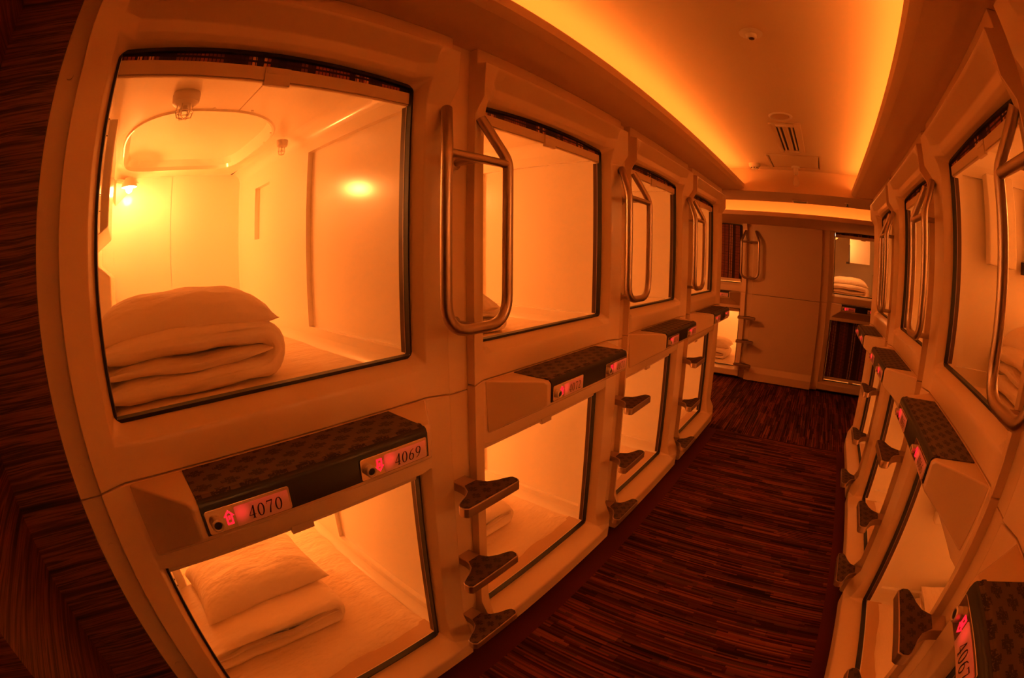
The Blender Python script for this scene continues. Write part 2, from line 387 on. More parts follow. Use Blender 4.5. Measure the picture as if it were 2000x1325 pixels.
# ------------------------------------------------------------------ capsule front
HW = 0.5015; WI = 0.434; WN = 0.39; WO = 0.4205
def lerp(a, b, t): return a + (b-a)*t
def table(tb, z):
    tb = sorted(tb)
    if z <= tb[0][0]: return tb[0][1]
    for (a, x), (b, y) in zip(tb, tb[1:]):
        if z <= b: return lerp(x, y, (z-a)/(b-a))
    return tb[-1][1]
def bezel(b, zs, cen, pin, pout, hole, r0, arch=0.0, skip_side=False):
    us = [-HW, -WI, -WN, -0.26, -0.13, 0.0, 0.13, 0.26, WN, WI, HW]
    def D(u, z):
        a = abs(u)
        if a >= WI: return lerp(table(pin, z), table(pout, z), (a-WI)/(HW-WI))
        c = table(cen, z)
        return c if a <= WN else lerp(c, table(pin, z), (a-WN)/(WI-WN))
    n = len(us); vs = [(u, -D(u, z), W(z)) for z in zs for u in us]; fs = []
    for j in range(len(zs)-1):
        for i in range(n-1):
            if hole[0] <= zs[j] and zs[j+1] <= hole[1] and us[i] >= -WI and us[i+1] <= WI: continue
            fs.append((j*n+i, j*n+i+1, (j+1)*n+i+1, (j+1)*n+i))
    b.add(vs, fs)
    # outer returns
    for s in (-1, 1):
        q = [(s*HW, -D(s*HW, z), W(z)) for z in zs] + [(s*HW, 0.05, W(z)) for z in zs]; k = len(zs)
        b.add(q, [(i, i+1, k+i+1, k+i) for i in range(k-1)])
    for z in (zs[0], zs[-1]):
        q = [(u, -D(u, z), W(z)) for u in us] + [(u, 0.05, W(z)) for u in us]
        b.add(q, [(i, i+1, n+i+1, n+i) for i in range(n-1)])
    # reveal from the hole to the rounded window edge
    zb, zt = r0; rad = 0.018; inner = []; outer = []
    hz0, hz1 = hole
    hz = [z for z in zs if hz0 <= z <= hz1]
    def ring(side):
        pts = []
        hu = [u for u in us if -WI <= u <= WI]
        if side == 'b': return [((u, -D(u, hz0), W(hz0)), (max(-WO+rad, min(WO-rad, u)), 0.0, W(zb))) for u in hu]
        if side == 'r': return [((WI, -D(WI, z), W(z)), (WO, 0.0, W(max(zb+rad, min(zt-rad, z))))) for z in hz]
        if side == 't': return [((u, -D(u, hz1), W(hz1)), (max(-WO+rad, min(WO-rad, u)), 0.0, W(zt + arch*(1-(u/WO)**2) if abs(u) < WO else zt))) for u in hu[::-1]]
        return [((-WI, -D(WI, z), W(z)), (-WO, 0.0, W(max(zb+rad, min(zt-rad, z))))) for z in hz[::-1]]
    prs = ring('b')[:] + ring('r') + ring('t') + ring('l')
    k = len(prs); vs = [p[0] for p in prs] + [p[1] for p in prs]
    b.add(vs, [(i, (i+1) % k, k+(i+1) % k, k+i) for i in range(k)])
def bezel_upper(b):
    zs = [-0.4112, -0.345, -0.330, -0.312, -0.1, 0.2, 0.428, 0.476, 0.505, 0.518, 0.546, 0.588, 0.598, 0.604, 0.660]
    cen = [(-0.4112, .048), (-0.345, .048), (-0.330, .044), (-0.312, .022), (0.505, .030), (0.518, .044), (0.546, .050), (0.588, .106), (0.598, .111), (0.604, .076), (0.66, .075)]
    pin = [(-0.4112, .047), (0.428, .047), (0.476, .058), (0.588, .100), (0.598, .111), (0.604, .076), (0.66, .075)]
    pout = [(-0.4112, .0735), (0.428, .0735), (0.476, .109), (0.598, .112), (0.604, .076), (0.66, .075)]
    bezel(b, zs, cen, pin, pout, (-0.312, 0.505), (-0.2983, 0.491), 0.015)
def bezel_lower(b):
    zs = [-1.560, -1.548, -1.478, -1.470, -1.453, -1.400, -1.330, -1.0, -0.641, -0.620, -0.50, -0.4145]
    cen = [(-1.56, .100), (-1.548, .112), (-1.478, .115), (-1.470, .111), (-1.453, .014), (-0.641, .058), (-0.62, .060), (-0.50, .052), (-0.4145, .048)]
    pin = [(-1.56, .100), (-1.548, .112), (-1.470, .112), (-1.453, .075), (-1.400, .058), (-1.33, .047), (-0.4145, .047)]
    pout = [(-1.56, .100), (-1.548, .112), (-1.470, .114), (-1.400, .111), (-1.33, .0735), (-0.4145, .0735)]
    bezel(b, zs, cen, pin, pout, (-1.453, -0.641), (-1.4475, -0.630))
def gasket(b, zb, zt, arch):
    """black rubber seal round the window edge, arched at the head"""
    n = 14; w = 0.007
    o = [(-WO, zb), (WO, zb)] + [(WO - 2*WO*k/n, zt + arch*(1-(1-2*k/n)**2)) for k in range(n+1)]
    i = [(-WO+w, zb+0.009), (WO-w, zb+0.009)] + [((WO-w)*(1-2*k/n), zt + arch*(1-(1-2*k/n)**2) - 0.010) for k in range(n+1)]
    k = len(o)
    vs = [(u, -0.003, W(z)) for u, z in o] + [(u, -0.005, W(z)) for u, z in i] + [(u, 0.02, W(z)) for u, z in i] + [(u, 0.02, W(z)) for u, z in o]
    fs = []
    for a in range(4):
        c = (a+1) % 4
        fs += [(a*k+j, a*k+(j+1) % k, c*k+(j+1) % k, c*k+j) for j in range(k)]
    b.add(vs, fs)
def guide(b, s, z0, z1): b.box(s*(WO-0.0065), s*(WO+0.004), 0.004, 0.016, W(z0), W(z1))
def guide_edge(b, s, z0, z1): b.box(s*(WO-0.0078), s*(WO+0.004), 0.0155, 0.0185, W(z0), W(z1))
def guide_in(b, s, z0, z1): b.box(s*(WO-0.0070), s*(WO+0.004), 0.0185, 0.038, W(z0), W(z1))

# ------------------------------------------------------------------ capsule interior (local z = 0 at the bunk floor)
IW = 0.487; IH = 0.975; ID = 1.95; RR = 0.06
def liner(b, head):
    """head: sign of the side (local x) that carries the plain recessed wall; both walls get a moulded recess"""
    # wall panels with recesses
    def wall(s, rects):
        ys = sorted({0.03, ID} | {r[0] for r in rects} | {r[1] for r in rects}); zs = sorted({RR, IH-RR} | {r[2] for r in rects} | {r[3] for r in rects})
        def dep(i, j):
            cy = (ys[i]+ys[i+1])/2; cz = (zs[j]+zs[j+1])/2
            for r in rects:
                if r[0] < cy < r[1] and r[2] < cz < r[3]: return r[4]
            return 0.0
        for i in range(len(ys)-1):
            for j in range(len(zs)-1):
                d = dep(i, j); u = s*(IW+d); y0, y1, z0, z1 = ys[i], ys[i+1], zs[j], zs[j+1]
                b.add([(u, y0, z0), (u, y1, z0), (u, y1, z1), (u, y0, z1)], [(0, 1, 2, 3)])
                for di, dj, q in ((1, 0, ((y1, z0), (y1, z1))), (0, 1, ((y0, z1), (y1, z1)))):
                    if i+di < len(ys)-1 and j+dj < len(zs)-1 and dep(i+di, j+dj) != d:
                        u2 = s*(IW+dep(i+di, j+dj))
                        b.add([(u, *q[0]), (u, *q[1]), (u2, *q[1]), (u2, *q[0])], [(0, 1, 2, 3)])
    wall(head, [(0.09, 0.83, 0.095, 0.865, 0.024), (1.335, 1.585, 0.52, 0.82, 0.03)])
    wall(-head, [(0.09, 1.0, 0.095, 0.865, 0.020)])
    # rounded long corners
    def arc(cx, cz, a0, a1, n=6):
        p = [(cx + RR*math.cos(lerp(a0, a1, k/n)), cz + RR*math.sin(lerp(a0, a1, k/n))) for k in range(n+1)]
        k = len(p); b.add([(u, 0.03, z) for u, z in p] + [(u, ID, z) for u, z in p], [(i, i+1, k+i+1, k+i) for i in range(k-1)])
    h = math.pi/2
    arc(IW-RR, RR, -h, 0); arc(IW-RR, IH-RR, 0, h); arc(-IW+RR, IH-RR, h, 2*h); arc(-IW+RR, RR, 2*h, 3*h)
    e = IW-RR
    b.add([(-e, 0.03, 0), (e, 0.03, 0), (e, ID, 0), (-e, ID, 0)], [(0, 1, 2, 3)])
    # back wall with a centre joint
    for u0, u1 in ((-IW, -0.0012), (0.0012, IW)):
        b.add([(u0, ID, 0), (u1, ID, 0), (u1, ID, IH), (u0, ID, IH)], [(0, 1, 2, 3)])
    b.box(-0.004, 0.004, ID+0.003, ID+0.006, 0, IH)
    # ceiling with a raised oval dome over the head end
    N = 56; cy, ry, rx = 1.20, 0.555, 0.375
    def sup(t, ax, ay, ex):
        c, s = math.cos(t), math.sin(t); return (ax*abs(c)**(2/ex)*(1 if c >= 0 else -1), cy + ay*abs(s)**(2/ex)*(1 if s >= 0 else -1))
    oval = []; rect = []
    for k in range(N):
        t = 2*math.pi*(k+0.5)/N
        u, y = sup(t, rx, ry, 2.5 if math.sin(t) < 0 else 5.5); y = max(y, cy - ry*0.995); oval.append((u, y))
        c, s = math.cos(t), math.sin(t)
        k1 = e/abs(c) if abs(c) > 1e-6 else 1e9; k2 = ((ID-cy) if s > 0 else (cy-0.03))/abs(s) if abs(s) > 1e-6 else 1e9
        kk = min(k1, k2); rect.append((c*kk, cy+s*kk))
    rings = [([p for p in rect], IH), (oval, IH), ([(u*0.985, cy+(y-cy)*0.985) for u, y in oval], IH-0.007), ([(u*0.965, cy+(y-cy)*0.965) for u, y in oval], IH-0.006),
             ([(u*0.955, cy+(y-cy)*0.955) for u, y in oval], IH+0.015), ([(u*0.90, cy+(y-cy)*0.90) for u, y in oval], IH+0.050),
             ([(u*0.74, cy+(y-cy)*0.74) for u, y in oval], IH+0.070), ([(u*0.4, cy+(y-cy)*0.4) for u, y in oval], IH+0.075)]
    vs = [(u, y, z) for r, z in rings for u, y in r]; fs = []
    for r in range(len(rings)-1): fs += [(r*N+k, r*N+(k+1) % N, (r+1)*N+(k+1) % N, (r+1)*N+k) for k in range(N)]
    fs.append(tuple(range((len(rings)-1)*N, len(rings)*N)))
    b.add(vs, fs)
    # the rectangle corners missed by the radial map
    for su in (-1, 1):
        for yy in (0.03, ID):
            near = sorted(rect, key=lambda p: (p[0]-su*e)**2 + (p[1]-yy)**2)[:2]
            b.add([(near[0][0], near[0][1], IH), (near[1][0], near[1][1], IH), (su*e, yy, IH)], [(0, 1, 2)])
def liner_front(b, z0, z1):
    """inner face of the front round the opening (z0, z1: window edges above the bunk floor)"""
    y = 0.03
    for q in ((-IW-0.03, -WO, -0.02, IH+0.02), (WO, IW+0.03, -0.02, IH+0.02), (-WO, WO, -0.02, z0), (-WO, WO, z1, IH+0.02)):
        b.box(q[0], q[1], 0.012, y, q[2], q[3])
def ceiling_joint(b): b.box(0.085, 0.088, 0.04, 0.66, IH-0.0015, IH+0.002)
def rivets(b):
    for u, y in ((-0.27, 0.80), (-0.02, 0.64), (0.14, 0.645), (0.27, 0.78), (0.33, 0.93), (0.36, 1.1), (0.375, 1.25)):
        b.lathe([(0.007, 0), (0.0055, -0.003), (0.002, -0.0042)], (u, y, IH), 8)
def sprinkler(b):
    b.lathe([(0.05, 0), (0.052, -0.008), (0.05, -0.034), (0.040, -0.042), (0.020, -0.044)], seg=24)
def sprinkler_cage(b):
    for k in range(6):
        a = k*math.pi/3; c, s = math.cos(a), math.sin(a)
        b.tube([(0.028*c, 0.028*s, -0.042), (0.032*c, 0.032*s, -0.066), (0.026*c, 0.026*s, -0.086), (0.004*c, 0.004*s, -0.090)], 0.0022, 6)
    b.tube([(0.032*math.cos(t), 0.032*math.sin(t), -0.066) for t in [2*math.pi*k/16 for k in range(17)]], 0.0018, 6)
    b.lathe([(0.009, -0.042), (0.009, -0.06), (0.014, -0.064), (0.014, -0.068)], seg=10)
def lamp_bracket(b):
    # triangular corner shelf that carries the lamp
    b.prism([(0, 0), (0.15, 0), (0.12, -0.05), (0.0, -0.17)], lambda a, c, h: (a, c, h), -0.006, 0.006)
    b.add([(0, 0, 0), (0.16, 0, 0), (0, -0.16, 0), (0, 0, -0.13)], [(0, 1, 2), (0, 1, 3), (0, 2, 3), (1, 2, 3)])
def lamp_cup(b): b.lathe([(0.012, 0.048), (0.030, 0.042), (0.048, 0.018), (0.054, -0.012), (0.051, -0.012), (0.044, 0.016), (0.026, 0.036)], seg=24)  # cup shaped wide to keep the bulb's direct light off the dome
def bulb(b): b.lathe([(0.004, -0.026), (0.016, -0.021), (0.023, -0.006), (0.022, 0.008), (0.012, 0.02)], seg=16)
def no_smoking(b):
    n = 28
    def rng(r0, r1):
        vs = [(0, r*math.cos(2*math.pi*k/n), r*math.sin(2*math.pi*k/n)) for r in (r0, r1) for k in range(n)]
        b.add(vs, [(k, (k+1) % n, n+(k+1) % n, n+k) for k in range(n)])
    rng(0.034, 0.041)
    c = math.sqrt(0.5)
    b.add([(0, -0.036*c-0.003, 0.036*c-0.003), (0, -0.036*c+0.003, 0.036*c+0.003), (0, 0.036*c+0.003, -0.036*c+0.003), (0, 0.036*c-0.003, -0.036*c-0.003)], [(0, 1, 2, 3)])
    b.add([(0, -0.022, -0.006), (0, 0.018, -0.006), (0, 0.018, 0.002), (0, -0.022, 0.002)], [(0, 1, 2, 3)])
    b.add([(0, 0.013, 0.006), (0, 0.016, 0.006), (0, 0.018, 0.02), (0, 0.015, 0.02)], [(0, 1, 2, 3)])
def control_box(b): b.box(0, 0.062, 0, 0.16, 0, 0.36)
def control_dots(b):
    for y, z in ((0.05, 0.29), (0.07, 0.25), (0.05, 0.09), (0.07, 0.05)): b.lathe([(0.004, 0), (0.004, 0.002)], (0.062, y, z), 8)
def tv_cabinet(b): b.prism([(0, 0.0), (0.085, 0.055), (0.085, 0.40), (0, 0.40)], lambda a, c, h: (a, h, c), 0, 0.62)
def tv_bracket(b): b.box(0, 0.035, 0, 0.014, 0, 0.30); b.box(0, 0.05, -0.05, 0.014, -0.03, 0.02)
def console(b): b.prism([(0, 0), (0.085, 0), (0.085, 0.40), (0, 0.47)], lambda a, c, h: (a, h, c), 0, 1.1)
def tray(b, w): b.box(-IW+0.03, IW-0.03, 0.03, 0.13, -0.002, w)

# ------------------------------------------------------------------ shelf, number plates
def housing(b):
    """cream box under the tread: slanted flanks, sloping underside"""
    prof = [(0.045, -0.4155), (0.200, -0.4155), (0.2105, -0.426), (0.2105, -0.497), (0.204, -0.505), (0.120, -0.556), (0.052, -0.602)]
    def hw(d): return table([(0.045, 0.428), (0.20, 0.312), (0.2105, 0.304)], d)
    k = len(prof)
    vs = [(-hw(d), -d, W(z)) for d, z in prof] + [(hw(d), -d, W(z)) for d, z in prof]
    b.add(vs, [(i, (i+1) % k, k+(i+1) % k, k+i) for i in range(k)] + [tuple(range(k))[::-1], tuple(range(k, 2*k))])
def tread(b):
    t = 0.0025
    prof = [(0.055, -0.4155), (0.055, -0.4127), (0.180, -0.4127), (0.184, -0.4100), (0.193, -0.4100), (0.196, -0.4127), (0.203, -0.4135), (0.2095, -0.418), (0.2135, -0.428), (0.2135, -0.4898), (0.2100, -0.4898), (0.2100, -0.426), (0.200, -0.4155)]
    k = len(prof); h = 0.2886
    vs = [(-h, -d, W(z)) for d, z in prof] + [(h, -d, W(z)) for d, z in prof]
    b.add(vs, [(i, (i+1) % k, k+(i+1) % k, k+i) for i in range(k)] + [tuple(range(k))[::-1], tuple(range(k, 2*k))])
def tread_front(b):
    k = [(0.2142, -0.4898), (0.2142, -0.4275), (0.2102, -0.4172), (0.2045, -0.4130), (0.2035, -0.4140), (0.2090, -0.4185), (0.2130, -0.4280), (0.2130, -0.4898)]
    b.prism(k, lambda d, z, h: (h, -d, W(z)), -0.2888, 0.2888)
def rr_poly(x0, x1, z0, z1, r, n=4):
    out = []
    for cx, cz, a in ((x1-r, z1-r, 0), (x0+r, z1-r, 1), (x0+r, z0+r, 2), (x1-r, z0+r, 3)):
        for k in range(n+1):
            t = (a + k/n)*math.pi/2; out.append((cx + r*math.cos(t), cz + r*math.sin(t)))
    return out
PW, PH = 0.097, 0.0265
def plate_body(b): b.prism(rr_poly(-PW, PW, -PH, PH, 0.006), lambda a, c, h: (a, -h, c), 0.0, 0.004)
def plate_panel(b): b.prism(rr_poly(-0.062, 0.062, -PH+0.003, PH-0.006, 0.003), lambda a, c, h: (a, -h, c), 0.0, 0.0012)
LOCKM = simple('satin_lock_ring', (0.70, 0.58, 0.48), 0.35, 0.4)
def lock_ring(b): b.lathe([(0.0135, 0.0), (0.0135, -0.012), (0.0105, -0.014), (0.0085, -0.0125), (0.0085, -0.006)], seg=20, axis='y')
def lock_core(b): b.lathe([(0.0085, -0.005), (0.0085, -0.0115), (0.004, -0.012)], seg=16, axis='y')
def arrow_shape(b, up):
    s = 1 if up else -1
    o = [(0, .017), (.012, .003), (.0075, .003), (.0075, -.015), (-.0075, -.015), (-.0075, .003), (-.012, .003)]
    i = [(0, .0115), (.0065, .0052), (.0040, .0052), (.0040, -.0115), (-.0040, -.0115), (-.0040, .0052), (-.0065, .0052)]
    k = len(o); vs = [(x, -0.0008, s*z) for x, z in o] + [(x, -0.0008, s*z) for x, z in i]
    b.add(vs, [(j, (j+1) % k, k+(j+1) % k, k+j) for j in range(k)])
    b.box(-.002, .002, -0.0008, 0, s*-.004, s*.004)
def ell(cx, cy, rx, ry, a0, a1, n, w0, w1):
    """arc with thick flanks and thin head and foot"""
    out = []
    for k in range(n+1):
        t = math.radians(lerp(a0, a1, k/n)); out.append((cx+rx*math.cos(t), cy+ry*math.sin(t), w0 + (w1-w0)*abs(math.cos(t))))
    return out
GL = {
 '0': [ell(.30, .5, .235, .47, 0, 360, 28, .05, .13)],
 '1': [[(.30, 0, .13), (.30, 1, .13)], [(.12, .02, .045), (.48, .02, .045)], [(.30, .97, .06), (.14, .84, .05)]],
 '2': [ell(.28, .70, .22, .27, 165, -25, 14, .05, .12) + [(.30, .34, .09), (.07, .06, .06)], [(.06, .05, .10), (.54, .05, .10)], [(.53, .05, .05), (.56, .22, .04)]],
 '3': [ell(.27, .74, .20, .23, 160, -80, 14, .05, .12), ell(.27, .27, .24, .25, 85, -160, 16, .05, .13)],
 '4': [[(.44, 1, .05), (.03, .30, .055)], [(.02, .28, .055), (.60, .28, .055)], [(.43, 1, .13), (.43, 0, .13)], [(.28, .02, .045), (.58, .02, .045)]],
 '5': [[(.15, .93, .10), (.53, .96, .08)], [(.15, .95, .05), (.11, .52, .05)], ell(.27, .30, .25, .28, 140, -160, 18, .06, .13)],
 '6': [ell(.30, .30, .23, .28, 0, 360, 24, .05, .12), [(.085, .32, .13), (.12, .55, .12), (.25, .82, .08), (.50, .97, .05)]],
 '7': [[(.05, .95, .10), (.56, .95, .10)], [(.06, .95, .04), (.04, .76, .04)], [(.54, .95, .05), (.36, .50, .09), (.27, 0, .14)]],
 '8': [ell(.30, .74, .19, .23, 0, 360, 22, .05, .11), ell(.30, .26, .23, .25, 0, 360, 22, .05, .13)],
 '9': [ell(.30, .70, .23, .28, 0, 360, 24, .05, .12), [(.515, .68, .13), (.48, .45, .12), (.35, .18, .08), (.10, .03, .05)]]}
def number(b, txt, h=0.0285, pitch=0.0205):
    for i, ch in enumerate(txt):
        ox = (i - (len(txt)-1)/2)*pitch - 0.3*h*0.95
        for st in GL[ch]:
            vs = []
            for k, (x, y, w) in enumerate(st):
                a = st[max(0, k-1)]; c = st[min(len(st)-1, k+1)]
                dx, dy = c[0]-a[0], c[1]-a[1]; l = math.hypot(dx, dy) or 1
                nx, ny = -dy/l, dx/l
                for s in (-1, 1): vs.append((ox + (x + s*nx*w/2 + 0.07*(y-.5))*h*0.95, -0.0016, (y + s*ny*w/2 - .5)*h))
            b.add(vs, [(2*k, 2*k+1, 2*k+3, 2*k+2) for k in range(len(st)-1)])

# ------------------------------------------------------------------ capsules
def make_pod(row, c, upper, label, closed=False, nums=None, head=1, lamp=1.0, lamp_y=ID-0.20, lamp_u=None):
    loc, rz = frame(row, c)
    base = W(SEAM) if upper else W(-1.56)
    root = empty('capsule_pod', (loc[0], loc[1], 0), rz); root.location.z = base
    def lz(*a): return (0, 0, -base)
    tag(root, label, 'capsule')
    tg = 'u' if upper else 'l'
    part('front_bezel', 'bezel_'+tg, bezel_upper if upper else bezel_lower, SHELL, root, lz(), 0.004)
    zb, zt = (-0.2983, 0.491) if upper else (-1.4475, -0.630)
    arch = 0.015 if upper else 0.0
    part('window_gasket', 'gasket_'+tg, lambda b: gasket(b, zb, zt, arch), BLACK, root, lz())
    for s in (-1, 1):
        part('guide_rail', 'guide_%s%d' % (tg, s), lambda b: guide(b, s, zb+0.012, zt-0.011), BLACK, root, lz())
        part('guide_edge', 'gedge_%s%d' % (tg, s), lambda b: guide_edge(b, s, zb+0.012, zt-0.062), EDGE, root, lz())
        part('inner_guide', 'gin_%s%d' % (tg, s), lambda b: guide_in(b, s, zb+0.012, zt-0.062), RAIL, root, lz())
    bt = zt-0.022 if upper else -0.652            # blind bar top
    bb = bt-0.040
    if closed: bt, bb = zb+0.055, zb+0.018
    ub = WO-0.0085
    bar = part('blind_bar', 'bar_%s%d' % (tg, closed), lambda b: (b.box(-ub, ub, 0.004, 0.020, W(bb+0.004), W(bt)), b.box(-ub, ub, 0.006, 0.018, W(bb), W(bb+0.003))), BAR, root, lz(), 0.0015)
    part('pull_tab', 'tab_%s%d' % (tg, closed), lambda b: (b.box(-0.035, 0.035, -0.001, 0.012, W(bb-0.010), W(bt-0.001)), b.box(-0.030, 0.028, -0.0025, 0, W(bt-0.019), W(bt-0.012))), BAR, bar, None, 0.0015)
    top = zt + arch - 0.004
    part('blind_fabric', 'fabric_%s%d' % (tg, closed), lambda b: b.box(-ub, ub, 0.009, 0.013, W(bt), W(top)), BLIND, root, lz())
    zi = -0.40 if upper else -1.50
    L = (0, 0, W(zi)-base)
    li = part('interior_liner', 'liner%d' % head, lambda b: liner(b, head), LINER, root, L, 0.010, 30, 3)
    part('front_lining', 'lfront_'+tg, lambda b: liner_front(b, zb-zi, zt-zi+arch), LINER, root, L)
    part('ceiling_joint', 'cjoint', ceiling_joint, TAN, li)
    tag(part('rivet_row', 'rivets', rivets, LINER, li), kind='stuff')
    sp = part('sprinkler', 'sprinkler', sprinkler, WHITEPL, root, (-0.16, 0.50, L[2]+IH))
    part('sprinkler_cage', 'spcage', sprinkler_cage, CHROME, sp)
    sp = part('sprinkler', 'sprinkler', sprinkler, WHITEPL, root, (head*(IW-0.075), 0.98, L[2]+IH-0.02)); sp.scale = (0.55, 0.55, 0.8)
    part('sprinkler_cage', 'spcage', sprinkler_cage, CHROME, sp)
    hx = -head
    lu = hx*0.310 if lamp_u is None else lamp_u; ls = 1 if lu > 0 else -1
    br = part('lamp_bracket', 'lbr', lamp_bracket, LINER, root, (ls*(IW-0.09), lamp_y+0.198, L[2]+IH-0.030)); br.scale = (-ls, 1, 1)
    cup = part('reading_lamp', 'lcup', lamp_cup, WHITEPL, root, (lu, lamp_y, L[2]+IH-0.075))
    part('bulb', 'bulb', bulb, BULB, cup, (0, 0, -0.020))
    lp = Vector((lu, lamp_y, L[2]+IH-0.100))
    for kind, k in (('POINT', 0.48), ('SPOT', 0.95)):           # open bulb, and the beam its reflector throws across the bunk
        ld = bpy.data.lights.new('reading_light', kind); ld.color = LAMP_COL; ld.energy = LAMP_W*lamp*k; ld.shadow_soft_size = 0.03
        lo = bpy.data.objects.new('reading_light', ld); col.objects.link(lo); lo.parent = root; lo.location = lp
        if kind == 'SPOT':
            ld.spot_size = math.radians(140); ld.spot_blend = 0.9
            lo.rotation_euler = Vector((-ls*0.90, -0.22 if lamp_y > 1 else 0.3, -0.30)).to_track_quat('-Z', 'Y').to_euler()
    # fittings on the side wall
    cb = part('control_box', 'cbox', control_box, LINER, root, (hx*IW, 0.20, L[2]+0.52), 0.006); cb.scale = (head, 1, 1)
    tag(part('control_button', 'cdots', control_dots, GREYPL, cb), kind='stuff')
    tv = part('television_cabinet', 'tvc', tv_cabinet, LINER, root, (hx*IW, 0.52, L[2]+0.50), 0.006); tv.scale = (head, 1, 1)
    bk = part('television_bracket', 'tvb', tv_bracket, GREYPL, root, (hx*IW, 0.47, L[2]+0.54)); bk.scale = (head, 1, 1)
    cs = part('side_console', 'cons', console, LINER, root, (hx*IW, 0.82, L[2]), 0.008); cs.scale = (head, 1, 1)
    ns = part('no_smoking_sign', 'nosm', no_smoking, REDINK, root, (hx*(IW-0.0865), 1.75, L[2]+0.50)); ns.scale = (head, 1, 1)
    if row == 'E' and head < 0 and upper:
        ht = part('hanging_cabinet', 'htv', lambda b: b.box(-0.16, 0.16, 0, 0.16, -0.31, 0.12), LINER, root, (0.0, 0.42, L[2]+0.84), 0.006)
        part('cabinet_bracket', 'htb', lambda b: (b.box(-0.176, -0.161, 0.02, 0.06, -0.30, -0.06), b.box(-0.215, -0.161, 0.02, 0.06, -0.325, -0.30)), GREYPL, ht)
    bw = 0.035 if upper else 0.03
    part('sill_tray', 'tray_'+tg, lambda b: tray(b, bw), TAN, root, L, 0.003)
    if not upper:
        part('shelf_housing', 'housing', housing, SHELL, root, lz(), 0.006, seg=3)
        td = part('shelf_tread', 'tread', tread, TREAD, root, (0, 0, lz()[2]))
        part('shelf_front', 'tfront', tread_front, DARKFRONT, root, lz())
        for k, (u, up) in enumerate(((-0.187, nums[2]), (0.185, not nums[2]))):
            pl = part('number_plate', 'plate', plate_body, PLATE, root, (u, -0.2142, W(-0.461)-base), 0.001)
            part('backlit_panel', 'ppanel', plate_panel, BACKLIT, pl, (0.030, -0.004, -0.001))
            rg = part('lock_ring', 'lring', lock_ring, LOCKM, pl, (-0.076, -0.004, -0.003))
            part('lock_core', 'lcore', lock_core, BLACK, pl, (-0.076, -0.004, -0.003))
            part('arrow_light', 'arrow%d' % up, lambda b: arrow_shape(b, up), ARROW, pl, (-0.046, -0.0042, 0.0))
            part('room_number', 'num'+nums[k], lambda b: number(b, nums[k]), INK, pl, (0.036, -0.0045, -0.003), fix=False)
    return root

# ------------------------------------------------------------------ bedding
def wob(v, s, a, seed=0.0):
    return mnoise.noise(Vector((v[0]*s+seed, v[1]*s+seed*1.7, v[2]*s)))*a
def mattress(b, hgt):
    nx, ny = 22, 44; w, y0, y1 = 0.452, 0.10, 1.93
    def top(i, j):
        s = -1 + 2*i/nx; t = j/ny; u = s*w; y = lerp(y0, y1, t)
        e = min(1, (1-abs(s))*10)*min(1, t*26)*min(1, (1-t)*26)
        return (u + wob((u, y, 0), 9, 0.006, 3)*(1 if abs(s) > .9 else 0), y + wob((u, y, 0), 7, 0.012, 5)*(1 if t < .03 else 0), hgt*(0.55 + 0.45*math.sqrt(max(0, e))) + wob((u*1.0, y*2.6, 0), 5, 0.006, 1) + wob((u, y, 0), 16, 0.002, 2))
    vs = [top(i, j) for j in range(ny+1) for i in range(nx+1)]; n = nx+1
    fs = [(j*n+i, j*n+i+1, (j+1)*n+i+1, (j+1)*n+i) for j in range(ny) for i in range(nx)]
    rim = [i for i in range(n)] + [j*n+nx for j in range(1, ny+1)] + [ny*n+i for i in range(nx-1, -1, -1)] + [j*n for j in range(ny-1, 0, -1)]
    k0 = len(vs); vs += [(vs[r][0], vs[r][1], 0.001) for r in rim]; k = len(rim)
    fs += [(rim[i], rim[(i+1) % k], k0+(i+1) % k, k0+i) for i in range(k)] + [tuple(range(k0, k0+k))]
    b.add(vs, fs)
def pillow(b, w, l, h, seed):
    n = 30; tv = {}; vs = []; fs = []
    for side in (1, -1):
        for j in range(n+1):
            for i in range(n+1):
                s = -1 + 2*i/n; t = -1 + 2*j/n
                edge = i in (0, n) or j in (0, n)
                if side == -1 and edge: tv[(side, i, j)] = tv[(1, i, j)]; continue
                x = w/2*s*(1-0.07*(1-t*t)); y = l/2*t*(1-0.06*(1-s*s))
                q = max(0, (1-s**4)*(1-t**4))**0.55
                z = side*h*(0.66 if side > 0 else 0.34)*q
                z += wob((x, y*1.8, 0), 9, 0.008, seed)*q + wob((x, y, 0), 22, 0.004, seed)*(0.3+0.7*(1-q)) - 0.018*(s*s)*(t*t)
                tv[(side, i, j)] = len(vs); vs.append((x, y, z))
    for side in (1, -1):
        for j in range(n):
            for i in range(n):
                q = (tv[(side, i, j)], tv[(side, i+1, j)], tv[(side, i+1, j+1)], tv[(side, i, j+1)])
                fs.append(q if side > 0 else q[::-1])
    b.add(vs, fs)
